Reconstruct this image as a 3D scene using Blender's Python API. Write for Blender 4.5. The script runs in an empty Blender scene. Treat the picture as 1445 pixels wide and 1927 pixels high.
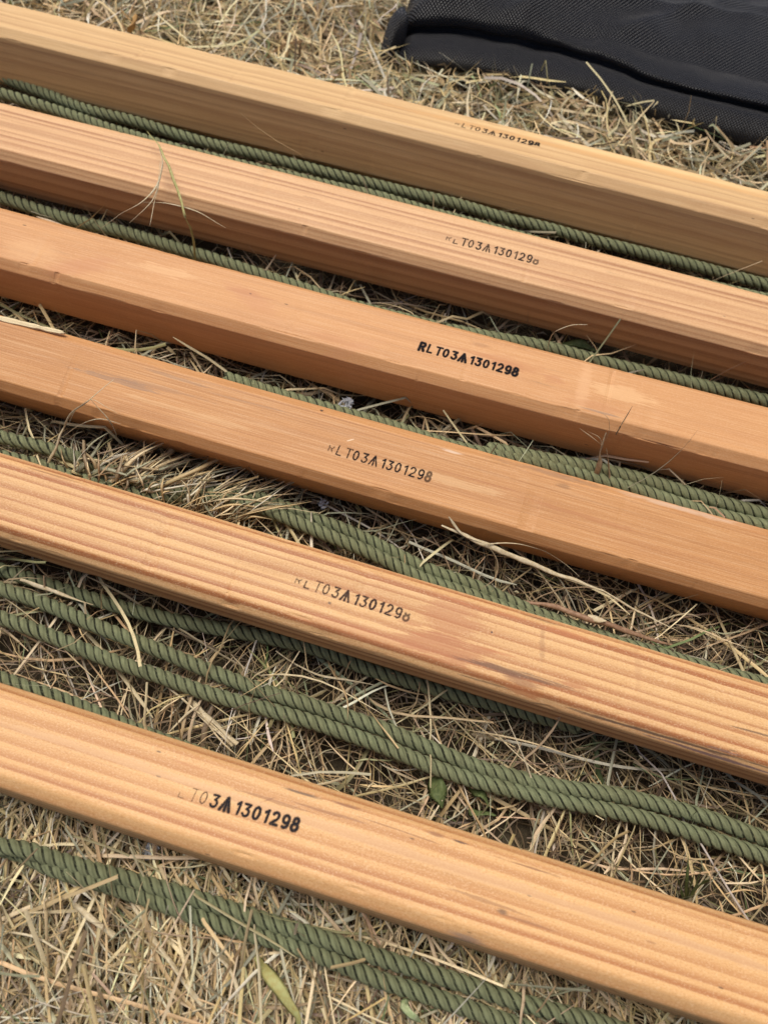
import bpy, math, random
import numpy as np
from mathutils import Vector, Matrix
R = math.radians
rng = np.random.default_rng(7)
random.seed(7)
sc = bpy.context.scene
COL = sc.collection

# ------------------------------------------------------------------ camera
CH, CT, CR = 0.4012, 0.40778, 0.12916          # height, tilt from straight down, roll
FPX, CX, CY = 1391.7, 722.5, 963.5
_fw = np.array([0, math.sin(CT), -math.cos(CT)]); _up = np.array([0, math.cos(CT), math.sin(CT)]); _rt = np.array([1., 0, 0])
RT = math.cos(CR)*_rt + math.sin(CR)*_up
UP = -math.sin(CR)*_rt + math.cos(CR)*_up
FW = _fw
ORI = np.array([0, 0, CH])
cd = bpy.data.cameras.new('camera'); cam = bpy.data.objects.new('camera', cd); COL.objects.link(cam)
m = Matrix.Identity(4)
for i, ax in enumerate((RT, UP, -FW)):
    for j in range(3): m[j][i] = ax[j]
m[2][3] = CH
cam.matrix_world = m
cd.sensor_fit = 'VERTICAL'; cd.sensor_height = 36; cd.lens = FPX*36/1927
cd.clip_start = 0.01; cd.clip_end = 500
cd.dof.use_dof = True; cd.dof.focus_distance = 0.40; cd.dof.aperture_fstop = 7.5
sc.camera = cam

# ------------------------------------------------------------------ light
w = bpy.data.worlds.new('World'); sc.world = w; w.use_nodes = True
nt = w.node_tree
sky = nt.nodes.new('ShaderNodeTexSky'); sky.sky_type = 'NISHITA'; sky.sun_disc = False
SUN_EL, SUN_AZ = R(70), R(-30)     # azimuth measured from +Y (behind the poles), to the left
sky.sun_elevation = SUN_EL; sky.sun_rotation = SUN_AZ
sky.air_density = 0.7; sky.dust_density = 4.0; sky.ozone_density = 0.6
bg = nt.nodes['Background']; bg.inputs[1].default_value = 0.085
nt.links.new(sky.outputs[0], bg.inputs[0])
sl = bpy.data.lights.new('sun', 'SUN'); sl.energy = 2.15; sl.angle = R(32); sl.color = (1, .95, .87)
so = bpy.data.objects.new('sun', sl); COL.objects.link(so)
sd = Vector((math.sin(SUN_AZ)*math.cos(SUN_EL), math.cos(SUN_AZ)*math.cos(SUN_EL), math.sin(SUN_EL)))
so.rotation_euler = sd.to_track_quat('Z', 'Y').to_euler(); so.location = (0, 0, 3)
sc.view_settings.view_transform = 'Standard'; sc.view_settings.look = 'None'
sc.view_settings.exposure = 0.45; sc.view_settings.gamma = 1

# ------------------------------------------------------------------ helpers
def at(px, py, z):
    """point at height z seen at photograph pixel (px,py): used once, to survey the place from the photograph"""
    v = FW + RT*(px-CX)/FPX - UP*(py-CY)/FPX
    return ORI + v*((z-CH)/v[2])
def proj(P):
    d = P-ORI; z = d @ FW
    return CX+FPX*(d@RT)/z, CY-FPX*(d@UP)/z
def tag(o, label=None, cat=None, group=None, kind=None):
    if label: o['label'] = label
    if cat: o['category'] = cat
    if group: o['group'] = group
    if kind: o['kind'] = kind
    return o
def link(name, me, mat=None, parent=None):
    o = bpy.data.objects.new(name, me); COL.objects.link(o)
    if mat: me.materials.append(mat)
    if parent: o.parent = parent
    return o
def mesh_np(name, V, F, smooth=False):
    """V (n,3); F (m,4) quads"""
    V = np.ascontiguousarray(V, np.float32); F = np.ascontiguousarray(F, np.int32)
    me = bpy.data.meshes.new(name)
    me.vertices.add(len(V)); me.vertices.foreach_set('co', V.ravel())
    k = F.shape[1]
    me.loops.add(F.size); me.loops.foreach_set('vertex_index', F.ravel())
    me.polygons.add(len(F)); me.polygons.foreach_set('loop_start', np.arange(0, F.size, k, dtype=np.int32))
    me.polygons.foreach_set('loop_total', np.full(len(F), k, np.int32))
    if smooth: me.polygons.foreach_set('use_smooth', np.ones(len(F), bool))
    me.update(); me.validate()
    return me
def vcol(me, name, C):
    a = me.color_attributes.new(name, 'FLOAT_COLOR', 'POINT')
    C = np.asarray(C, np.float32)
    if C.shape[1] == 3: C = np.c_[C, np.ones(len(C), np.float32)]
    a.data.foreach_set('color', C.ravel())
def vfloat(me, name, f):
    a = me.attributes.new(name, 'FLOAT', 'POINT'); a.data.foreach_set('value', np.asarray(f, np.float32))
_tab = rng.random((256, 256))
def vnoise(x, y, s=1.0, k=0):
    x = np.asarray(x)*s+37.3*k+100; y = np.asarray(y)*s+91.7*k+100
    xi = np.floor(x).astype(int); yi = np.floor(y).astype(int); fx = x-xi; fy = y-yi
    fx = fx*fx*(3-2*fx); fy = fy*fy*(3-2*fy)
    g = lambda a, b: _tab[a % 256, b % 256]
    return (g(xi, yi)*(1-fx)+g(xi+1, yi)*fx)*(1-fy)+(g(xi, yi+1)*(1-fx)+g(xi+1, yi+1)*fx)*fy

class NB:
    def __init__(s, name):
        s.m = bpy.data.materials.new(name); s.m.use_nodes = True; s.t = s.m.node_tree
        s.b = s.t.nodes['Principled BSDF']; s.out = s.t.nodes['Material Output']
    def n(s, typ, **kw):
        x = s.t.nodes.new(typ)
        for k, v in kw.items(): setattr(x, k, v)
        return x
    def setin(s, node, idx, v):
        if v is None: return
        if isinstance(v, bpy.types.NodeSocket): s.t.links.new(v, node.inputs[idx])
        else: node.inputs[idx].default_value = v
    def math(s, op, a, b=None, c=None, clamp=False):
        x = s.n('ShaderNodeMath', operation=op, use_clamp=clamp)
        s.setin(x, 0, a); s.setin(x, 1, b); s.setin(x, 2, c); return x.outputs[0]
    def mix(s, f, a, b, mode='MIX'):
        x = s.n('ShaderNodeMix', data_type='RGBA', blend_type=mode, clamp_factor=True)
        s.setin(x, 0, f); s.setin(x, 6, a if isinstance(a, bpy.types.NodeSocket) else (*a, 1)); s.setin(x, 7, b if isinstance(b, bpy.types.NodeSocket) else (*b, 1)); return x.outputs[2]
    def noise(s, vec, scale=1, detail=2, rough=.5, dist=0):
        x = s.n('ShaderNodeTexNoise'); s.setin(x, 'Vector', vec); s.setin(x, 'Scale', scale)
        x.inputs['Detail'].default_value = detail; x.inputs['Roughness'].default_value = rough; x.inputs['Distortion'].default_value = dist
        return x.outputs['Fac']
    def vscale(s, vec, v, off=(0, 0, 0)):
        x = s.n('ShaderNodeMapping'); s.setin(x, 0, vec); x.inputs['Scale'].default_value = v; x.inputs['Location'].default_value = off; return x.outputs[0]
    def ramp(s, f, stops, interp='LINEAR'):
        x = s.n('ShaderNodeValToRGB'); cr = x.color_ramp; cr.interpolation = interp
        while len(cr.elements) < len(stops): cr.elements.new(.5)
        for e, (p, c) in zip(cr.elements, stops):
            e.position = p; e.color = (c, c, c, 1) if isinstance(c, (int, float)) else (*c, 1)
        s.setin(x, 0, f); return x.outputs[0]
    def maprange(s, f, a, b, c=0., d=1., smooth=True):
        x = s.n('ShaderNodeMapRange', interpolation_type='SMOOTHSTEP' if smooth else 'LINEAR')
        for i, v in enumerate((f, a, b, c, d)): s.setin(x, i, v)
        return x.outputs[0]
    def bump(s, h, strength, dist):
        x = s.n('ShaderNodeBump'); x.inputs['Strength'].default_value = strength; x.inputs['Distance'].default_value = dist
        s.setin(x, 'Height', h); s.t.links.new(x.outputs[0], s.b.inputs['Normal'])
    def attr(s, name, out='Color'):
        x = s.n('ShaderNodeAttribute', attribute_name=name); return x.outputs[out]
    def base(s, c, rough=.6, spec=.3):
        s.setin(s.b, 'Base Color', c if isinstance(c, bpy.types.NodeSocket) else (*c, 1))
        s.setin(s.b, 'Roughness', rough); s.b.inputs['Specular IOR Level'].default_value = spec

# ------------------------------------------------------------------ ground
nb = NB('soil')
tc = nb.n('ShaderNodeTexCoord').outputs['Object']
n1 = nb.noise(tc, 60, 6, .7); n2 = nb.noise(tc, 9, 3)
c = nb.mix(n1, (.022, .016, .011), (.10, .078, .05)); c = nb.mix(nb.math('MULTIPLY', n2, .5), c, (.13, .105, .065))
nb.base(c, .95, .1); nb.bump(nb.noise(tc, 200, 5, .7), 1, .004)
gx = np.concatenate([-np.geomspace(60, .8, 14), np.linspace(-.75, .75, 151), np.geomspace(.8, 60, 14)])
gy = gx+.4
GX, GY = np.meshgrid(gx, gy)
near = np.exp(-((GX/.8)**2+((GY-.4)/.9)**2)**2)
GZ = -.026+near*(.008*(vnoise(GX, GY, 25, 1)-.5)+.008*(vnoise(GX, GY, 60, 2)-.5))
ny, nx = GX.shape
idx = np.arange(nx*ny).reshape(ny, nx)
F = np.stack([idx[:-1, :-1], idx[:-1, 1:], idx[1:, 1:], idx[1:, :-1]], -1).reshape(-1, 4)
g = link('ground', mesh_np('ground', np.stack([GX, GY, GZ], -1).reshape(-1, 3), F, True), nb.m)
tag(g, kind='structure')

# ------------------------------------------------------------------ the poles
PW, PH, PC = .0430, .04234, .00506
POLES = [  # y at x=0, heading, roll, height offset, bow
    (.44659, -.16256, -.21117, .00006, -.02114), (.35129, -.1569, .13182, .00198, -.01712), (.26765, -.15336, .0248, -.00201, .01741),
    (.19211, -.16386, .22315, -.00376, .01483), (.10374, -.17357, .05834, .00371, .00105), (-.00867, -.16714, -.1455, .00001, .01538)]
LEN = 1.5
def pole_matrix(i):
    y0, th, rho, zo, k = POLES[i]
    return Matrix.Translation((0, y0, PH/2+zo)) @ Matrix.Rotation(th, 4, 'Z') @ Matrix.Rotation(rho, 4, 'X')
PM = [pole_matrix(i) for i in range(6)]
def on_pole(i, px, py, side=False):
    """local (x,y) on the top face of pole i under a photograph pixel"""
    Mi = PM[i].inverted(); o = Mi @ Vector(ORI); v = at(px, py, 0)-ORI
    d = Mi.to_3x3() @ Vector(v); t = (PH/2-o.z)/d.z; p = o+d*t
    return p.x, p.y-POLES[i][4]*p.x**2
def rounded_section(rad, k):
    a, b, c = PW/2, PH/2, PC
    P = [(-a+c, b), (a-c, b), (a, b-c), (a, -b+c), (a-c, -b), (-a+c, -b), (-a, -b+c), (-a, b-c)]
    out = []
    for i in range(8):
        p0, p1, p2 = (np.array(P[j % 8]) for j in (i-1, i, i+1))
        d0 = (p0-p1); d1 = (p2-p1); r = min(rad, np.linalg.norm(d0)*.45, np.linalg.norm(d1)*.45)
        q0 = p1+d0/np.linalg.norm(d0)*r; q1 = p1+d1/np.linalg.norm(d1)*r
        for t in np.linspace(0, 1, k): out.append((1-t)**2*q0+2*t*(1-t)*p1+t*t*q1)
    return np.array(out)
def pole_mesh(i, rad, k, rough):
    S = rounded_section(rad, k); n = len(S); xs = np.linspace(-LEN/2, LEN/2, 1501)
    V = np.zeros((len(xs), n, 3)); V[..., 0] = xs[:, None]
    j = np.arange(n)
    dn = (vnoise(xs[:, None]*30, (j*0+i*7.1)[None, :]+(j//k)[None, :]*3.3, 1, 5)-.5)*rough
    sc_ = 1+dn/.02
    q = np.random.default_rng(50+i); jc = (j//k)
    for _ in range(230):
        cx = q.uniform(-LEN/2, LEN/2); lc = q.uniform(.0012, .007)*(1 if q.random() < .85 else 3); dp = q.uniform(.0001, .0006); cc_ = q.integers(0, 8); kk = q.integers(0, k)
        fall = np.clip(1-np.abs(xs-cx)/lc, 0, 1)**.6; near_ = (jc == cc_)*np.exp(-((j-(cc_*k+kk))/1.3)**2)
        sc_ = sc_-fall[:, None]*near_[None, :]*dp/.02
    V[..., 1] = S[None, :, 0]*sc_+POLES[i][4]*xs[:, None]**2; V[..., 2] = S[None, :, 1]*sc_
    V = V.reshape(-1, 3); I = np.arange(len(xs)*n).reshape(len(xs), n); I2 = np.roll(I, -1, 1)
    F = np.stack([I[:-1], I2[:-1], I2[1:], I[1:]], -1).reshape(-1, 4)
    me = bpy.data.meshes.new('wooden_pole')
    faces = F.tolist()+[I[0].tolist(), I[-1][::-1].tolist()]
    me.from_pydata(V.tolist(), [], faces); me.update()
    return me

def wood(name, i, pith, freq, light, dark, contrast, warp, profile, fine=.35, speck=.3, marks=(), slant=0., blot=.35, uneven=1.9):
    nb = NB(name); P = nb.n('ShaderNodeTexCoord').outputs['Object']
    sx = nb.n('ShaderNodeSeparateXYZ'); nb.setin(sx, 0, P); X, Y, Z = sx.outputs
    off = (i*3.7, i*1.3, i*.9)
    w1 = nb.noise(nb.vscale(P, (2.2, 16, 16), off), 1, 2, .5)
    w2 = nb.noise(nb.vscale(P, (9, 90, 90), off), 1, 3, .6)
    w3 = nb.noise(nb.vscale(P, (60, 700, 700), off), 1, 2, .6)
    dy = nb.math('SUBTRACT', Y, pith[0]); dz = nb.math('SUBTRACT', Z, pith[1])
    r = nb.math('SQRT', nb.math('ADD', nb.math('MULTIPLY', dy, dy), nb.math('MULTIPLY', dz, dz)))
    t = nb.math('MULTIPLY', r, freq)
    t = nb.math('ADD', t, nb.math('MULTIPLY', X, slant))
    t = nb.math('ADD', t, nb.math('MULTIPLY', w1, warp)); t = nb.math('ADD', t, nb.math('MULTIPLY', w2, warp*.22))
    t = nb.math('ADD', t, nb.math('MULTIPLY', w3, .07))
    # uneven ring widths
    wn = nb.n('ShaderNodeTexNoise', noise_dimensions='1D'); nb.setin(wn, 'W', nb.math('MULTIPLY', r, freq*.45)); nb.setin(wn, 'Scale', 1.0)
    wn.inputs['Detail'].default_value = 1
    t = nb.math('ADD', t, nb.math('MULTIPLY', wn.outputs['Fac'], uneven))
    f = nb.math('FRACT', t); rid = nb.math('FLOOR', t)
    wh = nb.n('ShaderNodeTexWhiteNoise', noise_dimensions='1D'); nb.setin(wh, 'W', rid)
    pr = nb.ramp(f, profile)
    amt = nb.math('MULTIPLY', pr, nb.math('MULTIPLY_ADD', wh.outputs[0], .6, .55))
    amt = nb.math('MULTIPLY', amt, nb.math('MULTIPLY_ADD', w2, .6, .7))
    c = nb.mix(nb.math('MULTIPLY', amt, contrast, clamp=True), light, dark)
    # slow blotches of tone
    b1 = nb.noise(nb.vscale(P, (7, 38, 38), off), 1, 3, .6)
    c = nb.mix(nb.math('MULTIPLY', nb.maprange(b1, .42, .75), blot), c, nb.mix(.55, dark, (.42, .19, .09)))
    # fibres and pores
    fb = nb.noise(nb.vscale(P, (26, 1500, 1500), off), 1, 3, .65)
    c = nb.mix(nb.math('MULTIPLY', nb.maprange(fb, .38, .72), fine), c, nb.mix(.6, c, dark), 'MIX')
    c = nb.mix(nb.math('MULTIPLY', nb.maprange(fb, .5, .3), fine*.5), c, nb.mix(.5, light, (.8, .62, .4)))
    st = nb.noise(nb.vscale(P, (5, 260, 260), off), 1, 3, .6)
    c = nb.mix(nb.maprange(st, .48, .72, 0., .45), c, nb.mix(.6, c, tuple(.8*v for v in dark)))
    c = nb.mix(nb.maprange(st, .46, .3, 0., .22), c, tuple(min(.9, 1.12*v) for v in light))
    sp = nb.noise(nb.vscale(P, (900, 2100, 2100), off), 1, 2, .7)
    c = nb.mix(nb.math('MULTIPLY', nb.maprange(sp, .52, .68), speck), c, nb.mix(.7, c, dark))
    c = nb.mix(nb.math('MULTIPLY', nb.maprange(sp, .47, .33), speck*.6), c, nb.mix(.5, light, (.85, .7, .5)))
    # weathered grime along the lower arrises and a few dark specks
    ed = nb.noise(nb.vscale(P, (14, 160, 160), off), 1, 4, .7)
    c = nb.mix(nb.math('MULTIPLY', nb.maprange(ed, .66, .78), .5), c, (.16, .09, .05))
    vo = nb.n('ShaderNodeTexVoronoi', feature='F1'); nb.setin(vo, 'Vector', nb.vscale(P, (24, 75, 75), off)); nb.setin(vo, 'Scale', 1.0)
    c = nb.mix(nb.maprange(vo.outputs['Distance'], .04, .02, 0., .7), c, (.06, .035, .02))
    wob = nb.noise(nb.vscale(P, (70, 1100, 1100)), 1, 4, .7)
    wob2 = nb.noise(nb.vscale(P, (45, 60, 60)), 1, 3, .6)
    for (mx, my, rx, ry, ang, colr, st, soft) in marks:
        ux = nb.math('SUBTRACT', X, mx); uy = nb.math('SUBTRACT', Y, my); ca, sa = math.cos(ang), math.sin(ang)
        a = nb.math('MULTIPLY', nb.math('ADD', nb.math('MULTIPLY', ux, ca), nb.math('MULTIPLY', uy, sa)), 1/rx)
        b = nb.math('MULTIPLY', nb.math('SUBTRACT', nb.math('MULTIPLY', uy, ca), nb.math('MULTIPLY', ux, sa)), 1/ry)
        d = nb.math('SQRT', nb.math('ADD', nb.math('MULTIPLY', a, a), nb.math('MULTIPLY', b, b)))
        d = nb.math('ADD', d, nb.math('MULTIPLY_ADD', wob, 2.6, -1.3)); d = nb.math('ADD', d, nb.math('MULTIPLY_ADD', wob2, 1.0, -.5))
        mk = nb.maprange(d, 1.0+soft*.3, 1.0-soft*.7, 0., st)
        mk = nb.math('MULTIPLY', mk, nb.maprange(Z, .010, .016))
        c = nb.mix(mk, c, colr)
    nb.base(c, nb.math('MULTIPLY_ADD', fb, .25, .42), .32)
    h = nb.math('ADD', nb.math('MULTIPLY', fb, .6), nb.math('MULTIPLY', amt, .12))
    nb.bump(h, .5, .00030)
    return nb.m

SHARP = [(0, 0.), (.45, .12), (.8, 1.), (.93, 1.), (1, 0.)]
SOFT = [(0, 0.), (.3, .1), (.72, .9), (.88, 1.), (1, 0.)]
FINE = [(0, 0.), (.5, .5), (.7, 1.), (1, 0.)]
def mk(i, px, py, rx, ry, colr, st, soft=.5, ang=0):
    x, y = on_pole(i, px, py); return (x, y, rx, ry, ang, colr, st, soft)
RED = (.42, .165, .07); DK = (.055, .035, .03); GREY = (.20, .15, .12); PALE = (.86, .62, .36); BR = (.27, .12, .055)
def smudges(i, n, x0, x1, y0, y1, cols, seed, st=(.2, .5), rx=(.004, .018), ry=(.0004, .0018)):
    q = random.Random(seed); out = []
    for _ in range(n):
        px = q.uniform(x0, x1); f = (px-x0)/(x1-x0); py = q.uniform(y0[0]+(y0[1]-y0[0])*f, y1[0]+(y1[1]-y1[0])*f)
        out.append(mk(i, px, py, q.uniform(*rx), q.uniform(*ry), q.choice(cols), q.uniform(*st), q.uniform(.25, .6), q.uniform(-.03, .03)))
    return out
woods = [
    wood('pale_yellow_pine', 0, (.10, -.14), 210, (.68, .445, .205), (.40, .215, .095), .75, 1.2, SOFT, .5, .2,
         [mk(0, 1180, 300, .12, .004, (.78, .55, .25), .6, .9), mk(0, 1110, 290, .16, .0035, (.66, .36, .13), .55, .8, .01)], blot=.2),
    wood('pinkish_striped_pine', 1, (-.20, -.10), 235, (.69, .41, .195), (.38, .17, .07), .85, .6, SOFT, .3, .35,
         [mk(1, 1000, 560, .5, .0022, (.82, .58, .32), .6, .6)]+smudges(1, 4, 50, 1400, (240, 570), (300, 640), [BR, (.45, .2, .1)], 8, (.25, .5), (.002, .015), (.0003, .0008)), blot=.2),
    wood('orange_fine_grained_pine', 2, (.30, .10), 760, (.61, .315, .128), (.42, .175, .062), .32, 2.2, FINE, .42, .3,
         [mk(2, 1098, 722, .0045, .02, (.70, .40, .20), .5, .8), mk(2, 150, 500, .022, .006, (.50, .22, .10), .5, .9, .5), mk(2, 470, 560, .02, .005, (.52, .24, .11), .5, .9, -.3),
          mk(2, 640, 660, .03, .004, (.55, .26, .12), .4, .9, .6), mk(2, 60, 470, .02, .01, (.72, .43, .21), .35, .9), mk(2, 472, 552, .0008, .0005, DK, .9, .3), mk(2, 905, 650, .006, .0015, BR, .35, .9),
          mk(2, 1130, 775, .012, .0007, GREY, .5, .7)]+smudges(2, 9, 50, 1400, (430, 790), (480, 850), [(.46, .19, .08), (.50, .22, .09), (.74, .45, .22)], 6, (.25, .5), (.006, .03), (.0015, .005))),
    wood('warm_orange_fine_lined_pine', 3, (.25, .22), 900, (.58, .29, .108), (.36, .145, .048), .5, 1.6, FINE, .55, .3,
         [mk(3, 1040, 890, .035, .0020, GREY, .4, .9, .02), mk(3, 1290, 955, .035, .0022, (.66, .48, .34), .6, .8), mk(3, 1060, 915, .004, .0015, DK, .3, .9),
          mk(3, 850, 850, .006, .0008, (.8, .62, .45), .6, .8), mk(3, 660, 828, .0022, .0004, (.85, .66, .45), .7, .6, .5), mk(3, 605, 771, .0011, .0007, DK, .9, .3), mk(3, 450, 700, .07, .0016, (.72, .52, .36), .5, .9)]+smudges(3, 8, 50, 1400, (620, 1010), (730, 1110), [(.42, .17, .07), (.74, .48, .24), GREY], 7, (.2, .45), (.006, .04), (.0004, .003))),
    wood('striped_red_stained_pine', 4, (.17, -.07), 205, (.71, .43, .185), (.36, .13, .042), 1.15, .7, SHARP, .3, .65,
         [mk(4, 850, 1165, .014, .011, RED, .5, .5), mk(4, 830, 1220, .022, .006, RED, .6, .4), mk(4, 700, 1200, .035, .004, (.45, .18, .08), .4, .9),
          mk(4, 960, 1265, .026, .0016, DK, .6, .9, .02), mk(4, 985, 1285, .010, .0015, BR, .7, .8), mk(4, 1250, 1385, .055, .0006, DK, .8, .7, .01), mk(4, 1360, 1425, .035, .0006, (.08, .05, .07), .8, .7),
          mk(4, 1020, 1210, .0016, .010, BR, .35, .8, .2), mk(4, 1200, 1260, .0015, .012, (.45, .22, .1), .3, .8, .2), mk(4, 1020, 1165, .012, .0009, DK, .4, .9),
          mk(4, 620, 1135, .0012, .0008, DK, .7, .5), mk(4, 90, 890, .02, .0006, BR, .7, .7), mk(4, 340, 1140, .03, .004, (.46, .2, .1), .3, .9), mk(4, 925, 1190, .0005, .0005, DK, .9, .3)]+smudges(4, 12, 760, 1080, (1090, 1190), (1250, 1340), [RED, (.45, .16, .06), RED], 3, (.35, .65))+smudges(4, 4, 900, 1440, (1240, 1380), (1300, 1440), [DK, GREY], 4, (.4, .7), (.006, .03), (.0003, .0006)), uneven=1.2),
    wood('broad_banded_pale_pine', 5, (.17, -.08), 205, (.70, .41, .17), (.42, .175, .06), 1.0, .5, SOFT, .22, .7,
         [mk(5, 565, 1492, .012, .0007, DK, .75, .9, .03), mk(5, 650, 1515, .012, .0007, BR, .85, .9, .03), mk(5, 820, 1570, .004, .0012, BR, .7, .9), mk(5, 865, 1584, .0035, .0005, DK, .8, .8),
          mk(5, 990, 1630, .014, .0005, BR, .8, .8), mk(5, 945, 1715, .0025, .0011, DK, .6, .9), mk(5, 1000, 1738, .012, .0005, BR, .6, .9), mk(5, 1225, 1772, .003, .0008, BR, .5, .9),
          mk(5, 880, 1765, .008, .0016, GREY, .65, .9), mk(5, 505, 1505, .0035, .0004, BR, .6, .9, .6), mk(5, 750, 1600, .35, .0022, (.62, .38, .2), .5, .5, .0)]+smudges(5, 5, 300, 1300, (1400, 1720), (1540, 1850), [BR, (.5, .22, .09)], 5, (.3, .6), (.002, .02), (.0003, .0008)), blot=.2, uneven=1.0)]

# ------------------------------------------------------------------ stamped serial number
def arc(cx, cy, rx, ry, a0, a1, n=14): return [(cx+rx*math.cos(R(a)), cy+ry*math.sin(R(a))) for a in np.linspace(a0, a1, n)]
ZERO = [arc(0, .5, .25, .46, 0, 360, 28)]; ONE = [[(-.18, .78), (.05, .96), (.05, .03)]]
THREE = [[(-.24, .95), (.24, .95), (-.02, .58)], arc(-.02, .31, .27, .28, 88, -150, 16)]
G = {'R': [[(-.25, 0), (-.25, 1), (.08, 1)], arc(.06, .76, .2, .24, 90, -90), [(.06, .52), (-.25, .52)], [(.0, .52), (.27, 0)]],
     'L': [[(-.18, 1), (-.22, .03), (.26, .03)]], 'T': [[(-.32, .97), (.32, .97)], [(0, .97), (0, .0)]], '0': ZERO, '3': THREE,
     '^': [[(-.42, 0), (.0, 1), (.42, 0)], [(0, .85), (0, 0)]], '1': ONE,
     '2': [arc(0, .7, .25, .27, 160, -20)+[(.2, .5), (-.27, .03), (.3, .03)]],
     '9': [arc(0, .67, .25, .30, 0, 360, 24), [(.25, .67), (.24, .35)]+arc(-.02, .3, .26, .28, 0, -120, 10)],
     '8': [arc(0, .73, .2, .24, 0, 360, 20), arc(0, .26, .26, .27, 0, 360, 22)]}
TEXT = 'RLT03^1301298'
UC = [.030, .110, .200, .272, .358, .447, .542, .602, .680, .758, .822, .902, .975]
def stamp(i, a, b, rad, alpha, fill, colr, Lr=None, cutbot=None, h=.0054, parent=None):
    (x0, y0), (x1, y1) = on_pole(i, *a), on_pole(i, *b)
    L = math.hypot(x1-x0, y1-y0); ux, uy = (x1-x0)/L, (y1-y0)/L
    cell = .00013; nu = int((L+.004)/cell); nv = int((h+.003)/cell)
    U, Vv = np.meshgrid((np.arange(nu)*cell)-.002, (np.arange(nv)*cell)-.0015-h/2)
    A = np.zeros_like(U)
    nz = vnoise(U, Vv, 1800, 3+i)*.3+vnoise(U, Vv, 5200, 4+i)*.3+vnoise(U*500, Vv*5000, 1, 6+i)*.4
    for ci, ch in enumerate(TEXT):
        cu = UC[ci]*L; sx = h*.94
        best = np.full(U.shape, 9.)
        sel = np.abs(U-cu) < .0045
        us, vs = U[sel], Vv[sel]; bd = np.full(us.shape, 9.)
        for pl in G[ch]:
            for p, q in zip(pl[:-1], pl[1:]):
                p = (cu+p[0]*sx+ (p[1]-.5)*.0004, (p[1]-.5)*h); q = (cu+q[0]*sx+(q[1]-.5)*.0004, (q[1]-.5)*h)
                dx, dy = q[0]-p[0], q[1]-p[1]; l2 = dx*dx+dy*dy+1e-12
                t = np.clip(((us-p[0])*dx+(vs-p[1])*dy)/l2, 0, 1)
                bd = np.minimum(bd, np.hypot(us-p[0]-t*dx, vs-p[1]-t*dy))
        r = rad[ci]*1e-3; bd = bd+(nz[sel]-.5)*.00062
        e = .00013
        al = np.clip((r+e-bd)/(2*e), 0, 1)*alpha[ci]*(1-(.5 if alpha[ci] < .9 else .22)*np.clip((nz[sel]-.52)*4, 0, 1))
        al = np.maximum(al, np.clip((r+min(fill[ci], .5)*1e-3-bd)/.0003, 0, 1)*alpha[ci]*(.45+.45*nz[sel])*(fill[ci] > 0))
        al = np.maximum(al, np.clip((r+.00042-bd)/.0004, 0, 1)*alpha[ci]*.26*np.clip(nz[sel]*2.2-.4, 0, 1))
        if cutbot and cutbot[ci]:
            lo, hi = cutbot[ci]; vv = vs/h+.5
            al = al*np.clip((vv-lo)/.12, 0, 1)*np.clip((hi-vv)/.12, 0, 1)
        A[sel] = np.maximum(A[sel], al)
    z = PH/2+.00008
    lx = x0+U*ux-Vv*uy; ly = y0+U*uy+Vv*ux
    ly = ly+POLES[i][4]*lx**2
    keepv = A > .004
    idx = np.arange(U.size).reshape(U.shape)
    kf = keepv[:-1, :-1] | keepv[:-1, 1:] | keepv[1:, 1:] | keepv[1:, :-1]
    F = np.stack([idx[:-1, :-1], idx[:-1, 1:], idx[1:, 1:], idx[1:, :-1]], -1)[kf]
    used = np.unique(F); remap = np.zeros(U.size, int); remap[used] = np.arange(len(used))
    V = np.stack([lx.ravel(), ly.ravel(), np.full(U.size, z)], -1)[used]
    me = mesh_np('serial_stamp', V, remap[F], True); vfloat(me, 'ink', A.ravel()[used])
    nb = NB('stamp_ink'); nb.base(colr, .85, .08)
    tr = nb.n('ShaderNodeBsdfTransparent'); ms = nb.n('ShaderNodeMixShader')
    nb.setin(ms, 0, nb.attr('ink', 'Fac')); nb.t.links.new(tr.outputs[0], ms.inputs[1]); nb.t.links.new(nb.b.outputs[0], ms.inputs[2])
    nb.t.links.new(ms.outputs[0], nb.out.inputs[0])
    return link('serial_stamp', me, nb.m, parent)

LBL = ['pale yellow wooden pole nearest the black folded fabric, with a tall shaded side', 'pinkish striped wooden pole, second from the black fabric, with a dry stem lying over it',
       'smooth orange wooden pole with the boldest black serial stamp and a pale cross mark', 'orange wooden pole with crisp thin serial stamp and a pale splinter torn along its edge',
       'boldly striped wooden pole with reddish stain and dark scratches beside its brown serial stamp', 'broad banded pale wooden pole closest to the viewer, its serial stamp missing the first letter']
RAD = [(.0007, 4), (.0007, 4), (.0007, 4), (.0007, 4), (.0016, 6), (.0018, 6)]
pole = []
for i in range(6):
    o = link('wooden_pole', pole_mesh(i, *RAD[i], .00016), woods[i]); o.matrix_world = PM[i]
    tag(o, LBL[i], 'wooden pole', 'wooden poles laid side by side on the hay'); pole.append(o)
BK = (.012, .012, .014)
N0 = [None]*13
stamp(0, (856, 232), (1014, 273), [.38]*4+[.52]*9, [.45, .6, .65, .8]+[.85, .7, .95, .9, .95, .95, .95, .98, .98], [0]*4+[.1, 0, .1, .1, .3, .2, .3, .6, .8], BK,
      cutbot=[(.1, .75)]+[None]*11+[(.1, 1.2)], parent=pole[0])
stamp(1, (839, 447), (1013, 491), [.32, .32]+[.42]*11, [.6, .75, .75, .8, .9, .75, .9, .85, .95, .85, .95, .95, .6], [0]*12+[.4], (.03, .024, .022),
      cutbot=[(.12, .75), (-.5, .6), None, None, None, None, None, None, None, None, None, None, (-.2, .7)], parent=pole[1])
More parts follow.
